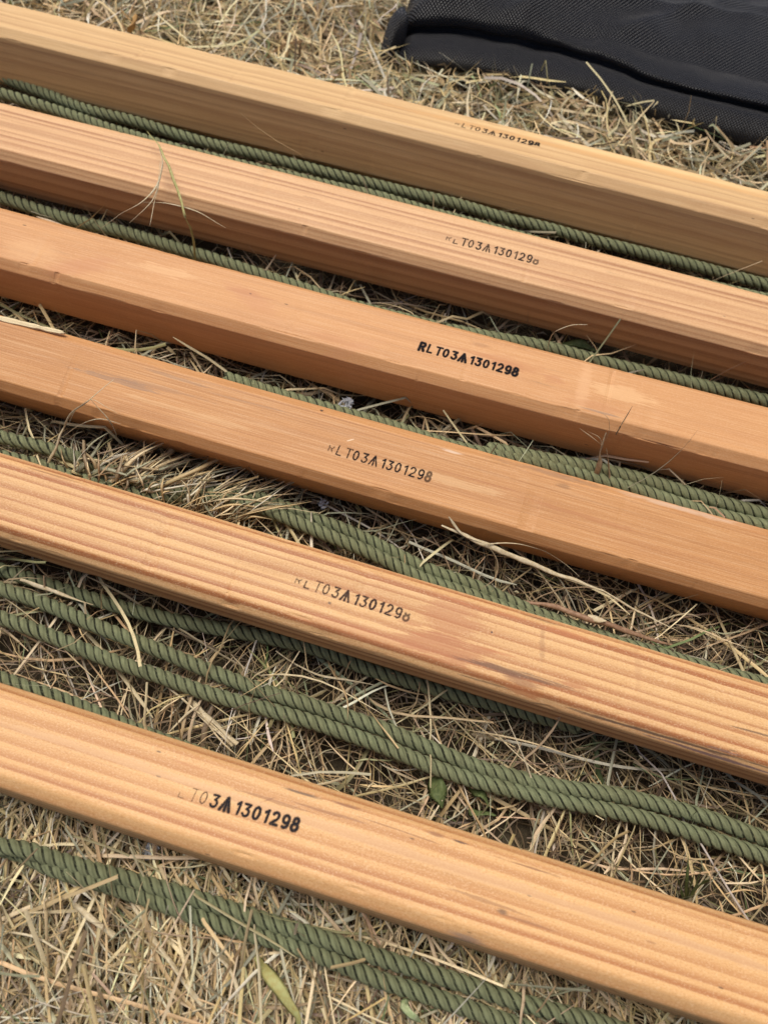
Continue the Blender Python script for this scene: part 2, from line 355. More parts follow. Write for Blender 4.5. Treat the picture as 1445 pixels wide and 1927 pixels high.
stamp(2, (789, 651), (974, 701), [.60]*13, [1]*13, [.9, .15, .2, .25, .3, .4, .25, .3, .25, .2, .3, .42, .9], (.01, .01, .012), parent=pole[2])
stamp(3, (618, 842), (811, 898), [.28, .31, .33]+[.38]*10, [.6, .85, .9, .95, .95, .95]+[.97]*6+[.6], [0, 0, 0, 0, 0, .2, 0, 0, 0, 0, 0, .2, .9], (.014, .013, .015),
      cutbot=[(.1, .85)]+[None]*12, parent=pole[3])
stamp(4, (556, 1090), (771, 1160), [.30, .32, .28, .34]+[.42]*8+[.36], [.55, .65, .6, .65, .75, .8, .85, .8, .9, .88, .85, .85, .6], [0, 0, 0, .1, .1, .3, .2, .15, .3, .2, .15, .2, .4], (.035, .022, .024),
      cutbot=[(.12, .75), (-.5, .75)]+[None]*10+[(-.2, .8)], parent=pole[4])
stamp(5, (318, 1482), (562, 1553), [.1, .17, .15, .2, .47]+[.47]*8, [0, .4, .55, .75, .95]+[.97]*8, [0, 0, 0, 0, .25, .5, .3, .28, .38, .35, .4, .45, .9], (.02, .019, .022),
      cutbot=[None, (-.2, .45)]+[None]*11, parent=pole[5])
# torn splinter on the far arris of the fourth pole
def splinter(i, a, b):
    (x0, y0), (x1, y1) = on_pole(i, *a), on_pole(i, *b); n = 60; V = []; k = 5
    for s in np.linspace(0, 1, n):
        x = x0+(x1-x0)*s; y = y0+(y1-y0)*s+POLES[i][4]*x*x
        wd = .0019*(1-.35*s)*(.75+.5*float(vnoise(s*14, 3, 1, 8))) * (1 if s < .97 else .5); hh = .0012*(.6+.8*float(vnoise(s*10, 5, 1, 9)))
        for (p, q) in ((-.5, 0), (-.4, .9), (.1, 1), (.5, .2), (.5, -.8)): V.append((x, y+p*2*wd, PH/2-.0005+q*hh))
    F = []
    for j in range(n-1):
        for q in range(k): F.append((j*k+q, j*k+(q+1) % k, (j+1)*k+(q+1) % k, (j+1)*k+q))
    F2 = F+[tuple(range(k)), tuple(range((n-1)*k+k-1, (n-1)*k-1, -1))]
    me = bpy.data.meshes.new('splinter'); me.from_pydata(V, [], F2); me.update()
    nb = NB('torn_pale_wood'); P = nb.n('ShaderNodeTexCoord').outputs['Object']
    f = nb.noise(nb.vscale(P, (60, 2500, 2500)), 1, 3, .6)
    nb.base(nb.mix(f, (.50, .36, .18), (.88, .76, .50)), .8, .2); nb.bump(f, .7, .0005)
    o = link('splinter', me, nb.m, pole[i]); tag(o, 'pale raised splinter along the far edge')
splinter(3, (-60, 585), (122, 627))

# ------------------------------------------------------------------ ropes
nb = NB('green_rope')
uv = nb.attr('along', 'Fac'); ar = nb.attr('around', 'Fac')
cb = nb.n('ShaderNodeCombineXYZ'); nb.setin(cb, 0, uv); nb.setin(cb, 1, ar)
P = nb.n('ShaderNodeTexCoord').outputs['Object']
fib = nb.noise(nb.vscale(cb.outputs[0], (34, 9, 1)), 1, 5, .75)
big = nb.noise(P, 45, 3, .6); dirt = nb.noise(P, 260, 4, .7)
c = nb.mix(fib, (.13, .16, .075), (.42, .45, .25))
c = nb.mix(nb.math('MULTIPLY', nb.maprange(big, .3, .65), .6), c, (.25, .255, .13))
c = nb.mix(nb.maprange(dirt, .64, .75, 0., .5), c, (.20, .165, .09))
c = nb.mix(nb.math('MULTIPLY', nb.maprange(nb.attr('groove', 'Fac'), .15, .28), nb.maprange(nb.noise(P, 330, 3, .7), .25, .65, .45, .95)), c, (.014, .018, .009))  # strand grooves darkened in colour to stand in for shade between strands
nb.base(c, .62, .3); nb.bump(fib, 1, .0012)
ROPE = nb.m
def spline(P, n):
    P = np.asarray(P, float); d = np.r_[0, np.cumsum(np.linalg.norm(np.diff(P, axis=0), axis=1))]
    # natural-ish cubic through the points (Catmull-Rom by arc length)
    T = np.gradient(P, d, axis=0); s = np.linspace(0, d[-1], n); k = np.clip(np.searchsorted(d, s)-1, 0, len(d)-2)
    h = (d[k+1]-d[k])[:, None]; t = ((s-d[k])/(d[k+1]-d[k]))[:, None]
    return (2*t**3-3*t**2+1)*P[k]+(t**3-2*t**2+t)*h*T[k]+(-2*t**3+3*t**2)*P[k+1]+(t**3-t**2)*h*T[k+1], s
ROPE_PATHS = []
def rope(pts, diam, label, phase=0, pitch=.0160, z=.0045, group='green ropes lying between the poles'):
    P3 = [at(p[0], p[1], p[2] if len(p) > 2 else z) for p in pts]
    # run on a little past both ends
    P3 = [P3[0]+(P3[0]-P3[1])/np.linalg.norm(P3[0]-P3[1])*.04]+P3+[P3[-1]+(P3[-1]-P3[-2])/np.linalg.norm(P3[-1]-P3[-2])*.04]
    Ltot = np.sum(np.linalg.norm(np.diff(P3, axis=0), axis=1)); n = int(Ltot/.0007)
    C, s = spline(P3, n)
    C[:, 2] += (vnoise(s*25, phase+0*s, 1, 3)-.5)*.002; C[:, 1] += (vnoise(s*30, phase+5, 1, 4)-.5)*.0012
    ROPE_PATHS.append((C, diam/2))
    T = np.gradient(C, axis=0); T /= np.linalg.norm(T, axis=1)[:, None]
    Nn = np.cross(np.array([0, 0, 1.]), T); Nn /= np.linalg.norm(Nn, axis=1)[:, None]; Bn = np.cross(T, Nn)
    rs = diam*.243; rc = diam/2-rs*.96; K = 14; VV = []; FF = []; al = []; arr = []; gr = []
    base = 0
    for st in range(3):
        w_ = 2*math.pi*(s/pitch)*(1+.0)+1.6*(vnoise(s*22, 1+phase+0*s, 1, 7)-.5)+phase+st*2*math.pi/3
        cen = C+rc*(np.cos(w_)[:, None]*Nn+np.sin(w_)[:, None]*Bn)
        dC = np.gradient(cen, axis=0); dC /= np.linalg.norm(dC, axis=1)[:, None]
        e1 = np.cos(w_)[:, None]*Nn+np.sin(w_)[:, None]*Bn; e1 -= (e1*dC).sum(1)[:, None]*dC; e1 /= np.linalg.norm(e1, axis=1)[:, None]
        e2 = np.cross(dC, e1); a = np.arange(K)/K*2*math.pi
        # yarns twist the other way inside each strand
        yt = a[None, :]*7+s[:, None]/.004*2*math.pi*.55
        rr = rs*(1+.035*np.sin(yt)+.05*(vnoise(s[:, None]*500+0*a, a[None, :]*1.3+0*s[:, None], 1, 11+st)-.5))
        # strands swell sideways and flatten outward like laid rope
        V = cen[:, None, :]+rr[..., None]*(np.cos(a)[None, :, None]*e1[:, None, :]*.98+np.sin(a)[None, :, None]*e2[:, None, :]*1.08)
        VV.append(V.reshape(-1, 3)); I = base+np.arange(n*K).reshape(n, K); I2 = np.roll(I, -1, 1)
        FF.append(np.stack([I[:-1], I2[:-1], I2[1:], I[1:]], -1).reshape(-1, 4)); base += n*K
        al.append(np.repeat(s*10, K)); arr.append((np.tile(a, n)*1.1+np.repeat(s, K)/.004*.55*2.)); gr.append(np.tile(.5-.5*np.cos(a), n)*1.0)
    # loose fibres standing off the surface
    q = np.random.default_rng(int(phase*100)+3); m_ = int(n*1.1); k_ = q.integers(2, n-2, m_); aa = q.uniform(-.3, math.pi+.3, m_)
    rad = np.cos(aa)[:, None]*Nn[k_]+np.sin(aa)[:, None]*Bn[k_]; p0 = C[k_]+rad*diam*.44
    d1 = rad*q.uniform(.1, .9, m_)[:, None]+T[k_]*q.normal(0, 1, m_)[:, None]+q.normal(0, .3, (m_, 3)); d1 /= np.linalg.norm(d1, axis=1)[:, None]
    ln = q.uniform(.0012, .0034, m_)[:, None]; p1 = p0+d1*ln*.5+rad*.0004; p2 = p0+d1*ln+q.normal(0, .0003, (m_, 3)); sd = np.cross(d1, rad); sd /= np.linalg.norm(sd, axis=1)[:, None]+1e-9; hw = .00005
    VV.append(np.stack([p0-sd*hw, p0+sd*hw, p1-sd*hw, p1+sd*hw, p2-sd*hw*.5, p2+sd*hw*.5], 1).reshape(-1, 3)); I = base+np.arange(m_*6).reshape(m_, 6)
    FF.append(np.concatenate([I[:, [0, 1, 3, 2]], I[:, [2, 3, 5, 4]]])); al.append(np.repeat(s[k_]*10, 6)); arr.append(np.repeat(aa*3, 6)); gr.append(np.zeros(m_*6))
    me = mesh_np('green_rope', np.concatenate(VV), np.concatenate(FF), True)
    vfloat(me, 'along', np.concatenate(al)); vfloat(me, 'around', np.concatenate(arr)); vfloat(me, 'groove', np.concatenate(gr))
    o = link('green_rope', me, ROPE); tag(o, label, 'rope', group); return o
D = .0082
rope([(0, 175), (100, 206), (240, 252), (360, 290), (480, 318), (600, 345), (722, 372), (900, 425), (1100, 484), (1300, 532), (1445, 562)], .0082, 'near strand of the green rope pair between the two rearmost poles, against the pinkish pole', 0, z=.012)
rope([(60, 168), (150, 202), (250, 228), (380, 265), (500, 296), (620, 326), (722, 350), (900, 395), (1100, 447), (1300, 497), (1445, 535)], .0078, 'far strand of the green rope pair, in the shadow of the rearmost pale yellow pole', 1.1, z=.010)
rope([(0, 372), (60, 392), (140, 415), (220, 432), (320, 462), (450, 505), (600, 553), (722, 590), (850, 620), (1000, 648), (1150, 685), (1300, 720), (1445, 754)], .0085, 'single green rope between the striped pinkish pole and the boldly stamped orange pole', .4, z=.008)
rope([(540, 748), (640, 778), (722, 800), (850, 840), (1000, 868), (1100, 893), (1200, 922), (1300, 955), (1445, 992)], .0088, 'green rope along the far edge of the splintered orange pole, lower one of a pair', 2.0, z=.008)
rope([(1040, 868), (1130, 885), (1200, 900), (1300, 930), (1445, 968)], .0088, 'short green rope emerging near a dry husk, upper one beside the boldly stamped pole', .9, z=.008)
rope([(0, 822), (50, 835), (110, 850), (170, 870), (300, 915), (440, 940), (500, 960), (560, 985), (640, 1018), (722, 1052), (800, 1090), (900, 1125), (1000, 1160), (1120, 1200), (1260, 1238), (1445, 1290)], .0080, 'nearer green rope running from under the hay tuft along the reddish stained pole', .2, z=.007)
rope([(0, 858), (60, 872), (160, 905), (300, 935), (440, 925), (500, 940), (560, 963), (640, 992), (722, 1030), (800, 1068), (900, 1105), (1000, 1150), (1120, 1192), (1260, 1245), (1445, 1300)], .0078, 'green rope twined with its neighbour beside the striped stained pole, farther strand', 1.9, z=.004)
rope([(0, 1072), (100, 1105), (200, 1134), (300, 1160), (400, 1180), (500, 1199), (600, 1224), (700, 1262), (800, 1290), (950, 1330)], .0080, 'green rope slipping under the near side of the striped stained pole', .6, z=.002)
rope([(0, 1108), (100, 1142), (200, 1184), (300, 1224), (400, 1264), (500, 1300), (600, 1333), (722, 1372), (822, 1412), (922, 1450), (1022, 1474), (1172, 1497), (1322, 1537), (1445, 1578)], .0080, 'upper strand of the green rope pair crossing the hay between the two nearest poles', 1.3, z=.007)
rope([(0, 1162), (100, 1200), (200, 1240), (300, 1273), (400, 1306), (500, 1334), (600, 1362), (722, 1405), (822, 1445), (922, 1476), (1022, 1499), (1172, 1530), (1322, 1572), (1445, 1612)], .0080, 'lower strand of the green rope pair crossing the hay between the two nearest poles', 2.6, z=.007)
rope([(0, 1277), (50, 1295), (125, 1320), (220, 1358), (330, 1400)], .0078, 'small end of green rope disappearing under the left end of the nearest pole', .1, z=.003)
rope([(0, 1592), (50, 1600), (100, 1616), (200, 1642), (300, 1670), (400, 1700), (500, 1733), (600, 1763), (722, 1806), (822, 1836), (922, 1868), (1022, 1897), (1122, 1925), (1300, 1980)], .0077, 'upper strand of the green rope pair in front of the nearest pole', .8, z=.0095)
rope([(0, 1596, .003), (50, 1612, .004), (100, 1635), (200, 1665), (300, 1698), (400, 1732), (500, 1763), (600, 1797), (722, 1845), (822, 1879), (922, 1911), (1022, 1945), (1150, 1990)], .0077, 'lower strand of the green rope pair in front of the nearest pole', 2.2, z=.008)

# ------------------------------------------------------------------ black folded fabric
hem = [at(x, y, .004) for x, y in [(752, 122), (847, 136), (972, 163), (1097, 193), (1222, 232), (1445, 298)]]
hem = np.array(hem)
u0 = (hem[-1]-hem[0]); Lh = np.linalg.norm(u0); u0 /= Lh
n0 = np.array([-u0[1], u0[0], 0])          # away from the viewer
def hem_n(s):   # sideways deviation of the hem from its chord
    ss = (hem-hem[0])@u0; dd = (hem-hem[0])@n0; return np.interp(s, ss, dd)
NU, NV = 420, 420
US = np.linspace(0, 1, NU)*(Lh+.30)-.0
def profile(s):
    """cross-section (n,z) polyline of the folded cloth at distance s along the hem"""
    h1 = .016+.012*min(1, s/.25)+.002*math.sin(s*21)
    h2 = .016+.010*math.sin(s*9+1)+.006*math.sin(s*23)
    cr = .013+.004*math.sin(s*17+.6)
    P = [(.03, .002), (.012, .0015), (.002, .004), (-.002, h1*.35), (-.0015, h1*.62), (.003, h1*.88), (cr*.75, h1*1.0), (cr+.004, h1*.97), (cr+.009, h1*.92),
         (cr+.010, h1*.98), (cr+.006, h1+h2*.15), (cr+.0055, h1+h2*.33), (cr+.011, h1+h2*.55), (cr+.026, h1+h2*.78), (cr+.055, h1+h2*1.0+.003*math.sin(s*31)), (.11, h1+h2*1.02-.004*math.sin(s*14)),
         (.17, h1+h2*.9+.006*math.sin(s*12+1)), (.24, h1+h2*1.0), (.33, h1+h2*.85), (.38, h1+h2*.55), (.395, .012), (.39, .0)]
    C, _ = spline(np.c_[np.zeros(len(P)), np.array(P)], NV); return C[:, 1], C[:, 2]
V = np.zeros((NU, NV, 3)); UVV = np.zeros((NU, NV, 2))
for a, s in enumerate(US):
    pn, pz = profile(s)
    e = min(1, s/.016); e = math.sqrt(max(0, 1-(1-e)**2)); e = .12+.88*e
    lean = -.012*(1-np.exp(-pz/.02))*math.exp(-s/.05)      # the top layers overhang to the left
    fold = .55*np.sin((s*.9+pn*.75)*38+1.3*np.sin(pn*22+s*9))+.45*np.sin((s*.35-pn)*75+1.1*np.sin(s*30))
    pz2 = pz*e+0.013*fold*np.clip((pz-.025)/.02, 0, 1)*np.clip((pn-.02)/.04, 0, 1)+ (vnoise(s*60, pn*60, 1, 13)-.5)*.0022*np.clip(pz/.01, 0, 1)
    for an, s0, am, wd_ in ((14, -.01, .006, .007), (33, -.02, -.007, .010), (24, .06, .006, .008), (8, .10, -.006, .009), (52, .02, .005, .008), (40, .14, .006, .009)):
        dl = (s-s0)*math.sin(R(an))-(pn-.022)*math.cos(R(an))
        pz2 = pz2+am*np.exp(-np.abs(dl/wd_)**1.5)*np.clip((pz-.026)/.012, 0, 1)*min(1, max(0, (s-s0)/.03))
    pn2 = pn+hem_n(s)+(vnoise(s*35+0*pn, pz*60, 1, 14)-.5)*.003
    base = hem[0]+u0*s
    V[a] = base[None, :]+pn2[:, None]*n0[None, :]+(lean*np.ones(NV))[:, None]*u0[None, :]; V[a, :, 2] = pz2+.001
    d = np.r_[0, np.cumsum(np.hypot(np.diff(pn), np.diff(pz)))]
    UVV[a, :, 0] = s; UVV[a, :, 1] = d
I = np.arange(NU*NV).reshape(NU, NV)
F = np.stack([I[:-1, :-1], I[1:, :-1], I[1:, 1:], I[:-1, 1:]], -1).reshape(-1, 4)
me = mesh_np('folded_fabric', V.reshape(-1, 3), F, True); vfloat(me, 'wu', UVV[..., 0].ravel()); vfloat(me, 'wv', UVV[..., 1].ravel())
nb = NB('black_woven_cloth')
U_ = nb.math('MULTIPLY', nb.attr('wu', 'Fac'), 2*math.pi/.0024); V_ = nb.math('MULTIPLY', nb.attr('wv', 'Fac'), 2*math.pi/.0024)
P = nb.n('ShaderNodeTexCoord').outputs['Object']; jn = nb.math('MULTIPLY_ADD', nb.noise(P, 180, 2), 1.6, -.8)
U_ = nb.math('ADD', U_, jn); V_ = nb.math('ADD', V_, jn)
wv = nb.math('MULTIPLY', nb.math('SINE', U_), nb.math('SINE', V_))
hgt = nb.math('MULTIPLY_ADD', wv, .5, .5)
vary = nb.noise(P, 22, 3); thr = nb.noise(nb.vscale(P, (900, 900, 900)), 1, 2)
c = nb.mix(nb.maprange(hgt, .35, .95), (.0015, .0015, .002), (.017, .017, .021))
c = nb.mix(nb.math('MULTIPLY', thr, .35), c, (.024, .024, .028))
c = nb.mix(nb.math('MULTIPLY', nb.maprange(vary, .4, .7), .3), c, (.012, .012, .016))
nb.base(c, .42, .45); nb.bump(hgt, 1, .0009)
nb.b.inputs['Sheen Weight'].default_value = .02; nb.b.inputs['Sheen Roughness'].default_value = .4
CLOTH = nb.m
fab = link('folded_fabric', me, CLOTH)
tag(fab, 'black woven fabric folded in thick layers on the hay behind the rearmost pole', 'folded fabric')
# the tucked lobe closing the left end
nL, mL = 60, 48; VL = []
c0 = at(738, 74, .018)
for a in range(nL):
    t = a/(nL-1); ph = t*math.pi
    for b in range(mL):
        q = b/mL*2*math.pi
        rr = math.sin(ph)**.6
        x = .0075*rr*math.cos(q)*(1+.25*math.sin(3*q+ph)); y = .011*rr*math.sin(q); z = -.017*math.cos(ph)
        p = c0+u0*(x+.0035*math.cos(ph)*-1)+n0*(y+.004+.006*(z/.017))
        VL.append((p[0], p[1], max(.001, .0185+z)))
FL = [(a*mL+b, a*mL+(b+1) % mL, (a+1)*mL+(b+1) % mL, (a+1)*mL+b) for a in range(nL-1) for b in range(mL)]
VL = np.array(VL); me = mesh_np('tucked_corner', VL, np.array(FL), True)
vfloat(me, 'wu', (VL@u0)); vfloat(me, 'wv', VL[:, 2]*1.2+.3*(VL@n0))
link('tucked_corner', me, CLOTH, fab)

# ------------------------------------------------------------------ hay and dead grass
def pole_local(X, Y):
    out = []
    for (y0, th, rho, zo, k) in POLES:
        c_, s_ = math.cos(th), math.sin(th); lx = X*c_+(Y-y0)*s_; ly = -X*s_+(Y-y0)*c_-k*lx**2; out.append(ly)
    return out
hem_th = math.atan2(u0[1], u0[0])
def press(V):
    """keep blades out of the poles, ropes and cloth: whatever would run into one is pressed beneath it"""
    X, Y, Z = V[..., 0], V[..., 1], V[..., 2]
    for i, ly in enumerate(pole_local(X, Y)):
        zb = POLES[i][3]-.001
        ins = np.abs(ly) < PW/2+.0005
        Z[:] = np.where(ins & (Z > zb-.002), zb-.002-.004*vnoise(X, Y, 300, 3), Z)
    s = (X-hem[0][0])*u0[0]+(Y-hem[0][1])*u0[1]; n = (X-hem[0][0])*n0[0]+(Y-hem[0][1])*n0[1]
    ins = (s > -.004) & (n > .0+np.interp(s, (hem-hem[0])@u0, (hem-hem[0])@n0)) & (n < .39)
    Z[:] = np.where(ins & (Z > -.001), -.001, Z)
# rope height field for pressing
RG = .002; rx0, ry0 = -.8, -.4
RH = np.full((800, 800), 9.)
for C, r in ROPE_PATHS:
    for off in np.linspace(-1, 1, 7):
        T = np.gradient(C[:, :2], axis=0); T /= np.linalg.norm(T, axis=1)[:, None]; q = C[:, :2]+np.c_[-T[:, 1], T[:, 0]]*off*r*.9
        ix = ((q[:, 0]-rx0)/RG).astype(int); iy = ((q[:, 1]-ry0)/RG).astype(int); ok = (ix >= 0) & (ix < 800) & (iy >= 0) & (iy < 800)
        lowz = (C[:, 2]-r*math.sqrt(max(0, 1-(off*.9)**2)))
        np.minimum.at(RH, (iy[ok], ix[ok]), lowz[ok])
def press_rope(V, keep):
    X, Y, Z = V[..., 0], V[..., 1], V[..., 2]
    ix = np.clip(((X-rx0)/RG).astype(int), 0, 799); iy = np.clip(((Y-ry0)/RG).astype(int), 0, 799)
    lim = RH[iy, ix]; ins = (lim < 1) & (Z > lim-.0005) & (Z < lim+.0095)
    dn = ins & ~keep; Z[:] = np.where(dn, lim-.001, Z)
    up = ins & keep; Z[:] = np.where(up, lim+.0095, Z)
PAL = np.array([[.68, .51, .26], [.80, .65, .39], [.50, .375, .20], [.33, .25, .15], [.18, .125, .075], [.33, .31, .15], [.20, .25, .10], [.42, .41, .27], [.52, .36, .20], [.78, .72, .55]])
def blades(N, xr, yr, Lr, Wr, prob, zlo, zhi, pitch, dirbase=None, dirspread=None, curl=1., nseg=7, across=2, dens=None, tip=.0, upright=0., seed=1, arch=.004, overrope=.05, tone=.92):
    r = np.random.default_rng(seed)
    x = r.uniform(*xr, N); y = r.uniform(*yr, N)
    px, py = proj(np.stack([x, y, np.zeros(N)], -1)); mgn = 110
    infr = (px > -mgn) & (px < 1445+mgn) & (py > -mgn) & (py < 1927+mgn)
    infr2 = (px > -900) & (px < 2345) & (py > -900) & (py < 2800)
    keep = infr | (infr2 & (r.random(N) < .22))
    # nothing grows where a pole lies (its blades would be hidden), except near its sides
    for ly in pole_local(x, y): keep &= ~((np.abs(ly) < PW/2-.006))
    if dens is not None: keep &= r.random(N) < dens(x, y)
    x, y, px, py = x[keep], y[keep], px[keep], py[keep]; N = len(x)
    th = r.uniform(0, 2*math.pi, N)
    fld = (vnoise(x, y, 9, 21)*2.6+vnoise(x, y, 30, 22)*1.2)*math.pi
    if dirspread is None: dirspread = .75
    th = np.where(r.random(N) < .72, (fld if dirbase is None else dirbase)+r.normal(0, dirspread, N), th)
    L = r.uniform(0, 1, N)**1.6*(Lr[1]-Lr[0])+Lr[0]; W = r.uniform(0, 1, N)**1.8*(Wr[1]-Wr[0])+Wr[0]
    hz = (vnoise(x, y, 14, 23)-.5)*.010+(vnoise(x, y, 45, 24)-.5)*.006
    zc = zlo+(zhi-zlo)*r.random(N)**.9+hz
    pt = r.normal(0, pitch, N)+(r.random(N) < upright)*r.uniform(.3, 1.0, N)
    k1 = r.normal(0, 1, N)*curl*.35; k2 = r.normal(0, 1, N)*curl*.25
    s = np.linspace(-.5, .5, nseg+1)
    # centreline from a slowly turning heading
    ang = th[:, None]+k1[:, None]*s*2+k2[:, None]*np.sin(s*6+r.uniform(0, 6, N)[:, None])
    pa = pt[:, None]-r.normal(0, .5, N)[:, None]*s*1.2
    st = np.stack([np.cos(ang)*np.cos(pa), np.sin(ang)*np.cos(pa), np.sin(pa)], -1)*(L/nseg)[:, None, None]
    Cc = np.cumsum(st, 1); Cc -= Cc[:, nseg//2:nseg//2+1]; Cc += np.stack([x, y, zc], -1)[:, None, :]
    Cc[..., 2] += arch*(.25-s[None, :]**2)*r.uniform(0, 2, N)[:, None]
    Cc[..., 2] = np.maximum(Cc[..., 2], -.026+r.random(N)[:, None]*.004)
    press(Cc); press_rope(Cc, (r.random(N) < overrope)[:, None] & np.ones(nseg+1, bool)[None, :])
    T = np.gradient(Cc, axis=1); T /= np.linalg.norm(T, axis=2)[..., None]+1e-9
    up = np.array([0, 0, 1.]); Sd = np.cross(T, up); Sd /= np.linalg.norm(Sd, axis=2)[..., None]+1e-9; Nn = np.cross(Sd, T)
    tw = r.normal(0, .6, N)[:, None]+r.normal(0, .8, N)[:, None]*s*1.5
    A = np.cos(tw)[..., None]*Sd+np.sin(tw)[..., None]*Nn; Bv = -np.sin(tw)[..., None]*Sd+np.cos(tw)[..., None]*Nn
    tt = (s+.5)[None, :]
    wd = W[:, None]*np.clip(np.minimum((tt+.02)*9, 1), .3, 1)*np.where((r.random(N) < .6)[:, None], (1-tt**2.2)*.95+.05, 1.)
    if across == 2: vs = [Cc-A*wd[..., None]*.5, Cc+A*wd[..., None]*.5]
    else: vs = [Cc-A*wd[..., None]*.5, Cc+Bv*wd[..., None]*.28, Cc+A*wd[..., None]*.5]
    V = np.stack(vs, 2); na = len(vs)
    I = np.arange(N*(nseg+1)*na).reshape(N, nseg+1, na)
    F = np.stack([I[:, :-1, :-1], I[:, :-1, 1:], I[:, 1:, 1:], I[:, 1:, :-1]], -1).reshape(-1, 4)
    pr = np.array(prob, float); pr /= pr.sum()
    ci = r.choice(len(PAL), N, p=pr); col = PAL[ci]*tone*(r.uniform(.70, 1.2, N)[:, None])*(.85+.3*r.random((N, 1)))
    col = col*(1+.10*r.normal(0, 1, (N, 3))*.4)
    # tone changes a little along each blade (dry tips, darker bases)
    g2 = 1+.22*(tt-.5)*r.choice([-1, 1], N)[:, None]
    colv = np.repeat((col[:, None, :]*g2[..., None])[:, :, None, :], na, 2)
    return V.reshape(-1, 3), F, np.clip(colv.reshape(-1, 3), .01, .9)
def build(name, sets, mat, smooth=True):
    Vs, Fs, Cs = [], [], []; b = 0
    for V, F, C in sets: Vs.append(V); Fs.append(F+b); Cs.append(C); b += len(V)
    me = mesh_np(name, np.concatenate(Vs), np.concatenate(Fs), smooth); vcol(me, 'Col', np.concatenate(Cs)); return link(name, me, mat)
nb = NB('dry_grass_blades'); cc = nb.attr('Col'); P = nb.n('ShaderNodeTexCoord').outputs['Object']
v = nb.noise(P, 700, 3, .6)
c = nb.mix(nb.math('MULTIPLY', nb.maprange(v, .5, .75), .45), cc, nb.mix(.65, cc, (.12, .085, .05)))
nb.base(c, .5, .4)
tl = nb.n('ShaderNodeBsdfTranslucent'); nb.t.links.new(c, tl.inputs[0]); ms = nb.n('ShaderNodeMixShader'); ms.inputs[0].default_value = .18
nb.t.links.new(nb.b.outputs[0], ms.inputs[1]); nb.t.links.new(tl.outputs[0], ms.inputs[2]); nb.t.links.new(ms.outputs[0], nb.out.inputs[0])
HAY = nb.m
XR, YR = (-.8, .8), (-.3, 1.35)
def back(x, y):   # the looser, paler hay behind the rearmost pole
    th = POLES[0][1]; return (-(x)*math.sin(th)+(y-POLES[0][0])*math.cos(th)) > PW/2
def front(x, y):
    th = POLES[5][1]; return (-(x)*math.sin(th)+(y-POLES[5][0])*math.cos(th)) < -PW/2
PATCH = lambda x, y: np.clip(.25+1.25*vnoise(x, y, 38, 33)+.4*(vnoise(x, y, 110, 34)-.5), 0, 1)
sets = [
    blades(14000, XR, YR, (.003, .012), (.0006, .0024), [3, 3, 3, 3, 3, .5, .1, 1, 1, 1], -.016, .003, .4, seed=14, nseg=2, curl=1, tone=.85),
    blades(1200, XR, YR, (.03, .07), (.0018, .0030), [3, 2, 3, 3, 2, .8, .3, 2, 1, .3], -.013, .000, .2, seed=15, nseg=9, curl=1.3, across=3, tone=.8),
    blades(900, (-.45, .5), (-.25, .35), (.08, .19), (.0009, .0021), [4, 5, 2, 1, .3, .3, 0, 1, .5, 2], -.006, .006, .12, seed=12, nseg=14, curl=.5, across=3, upright=.03),
    blades(70000, XR, YR, (.02, .07), (.0005, .0013), [.3, .1, 2.2, 4.5, 7, .5, .1, .4, .6, 0], -.026, -.011, .2, seed=2, nseg=5, curl=1.4, dens=PATCH),          # matted under-layer, palette darkened to stand in for shaded voids
    blades(76000, XR, YR, (.025, .10), (.00035, .0011), [2.6, 1.2, 3, 3.6, 4.2, .6, .2, 1.6, 1., .4], -.018, .001, .22, seed=3, nseg=7, curl=1.3, upright=.06, dens=PATCH),  # browner, toned-down blades, with shade of the deep gaps put into the colour
    blades(10000, XR, YR, (.035, .12), (.0007, .0020), [4, 4, 2, 1, .5, .3, .1, 2, .8, 2.0], -.010, .005, .18, seed=4, nseg=7, curl=.6, across=3, upright=.05),
    blades(50000, XR, (.45, 1.35), (.025, .10), (.0008, .0024), [6, 6, 3, 1.2, .6, .4, .3, 3, .8, 2.4], -.010, .014, .25, seed=5, nseg=6, curl=1.1, across=2, dens=back, upright=.12, tone=1.0),
    blades(13000, (-.4, .5), (-.25, .05), (.04, .14), (.0007, .0020), [5, 5, 2, 1, .6, .4, .2, 2, .6, 2.2], -.016, .003, .25, seed=6, nseg=8, curl=.6, across=3, dens=front, dirbase=1.9, dirspread=.6, upright=.08),
    blades(4500, XR, YR, (.03, .08), (.0006, .0018), [0, 0, 0, 0, 0, 3, 3, 1, 0, 0], -.016, .002, .3, seed=7, nseg=7, curl=1., upright=.2, dens=lambda x, y: np.clip((vnoise(x, y, 12, 31)-.5)*3, 0.05, 1)),
]
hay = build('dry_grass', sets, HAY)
tag(hay, 'matted dry straw coloured hay and dead grass covering the ground under the poles', 'dry grass', kind='stuff')

# ------------------------------------------------------------------ single stems, straws and scraps
def plain(name, c1, c2, scale=(80, 900, 900), rough=.6, transl=.0):
    nb = NB(name); P = nb.n('ShaderNodeTexCoord').outputs['Object']
    f = nb.noise(P, 500, 4, .65); f2 = nb.noise(P, 70, 2)
    c = nb.mix(nb.maprange(f, .3, .7), c1, c2); c = nb.mix(nb.math('MULTIPLY', f2, .5), c, tuple(.75*v for v in c1))
    nb.base(c, rough, .3); nb.bump(f, .5, .0004)
    if transl:
        tl = nb.n('ShaderNodeBsdfTranslucent'); nb.t.links.new(c, tl.inputs[0]); ms = nb.n('ShaderNodeMixShader'); ms.inputs[0].default_value = transl
        nb.t.links.new(nb.b.outputs[0], ms.inputs[1]); nb.t.links.new(tl.outputs[0], ms.inputs[2]); nb.t.links.new(ms.outputs[0], nb.out.inputs[0])
    return nb.m
STRAW = plain('dry_straw', (.52, .41, .23), (.74, .65, .46), transl=.1)
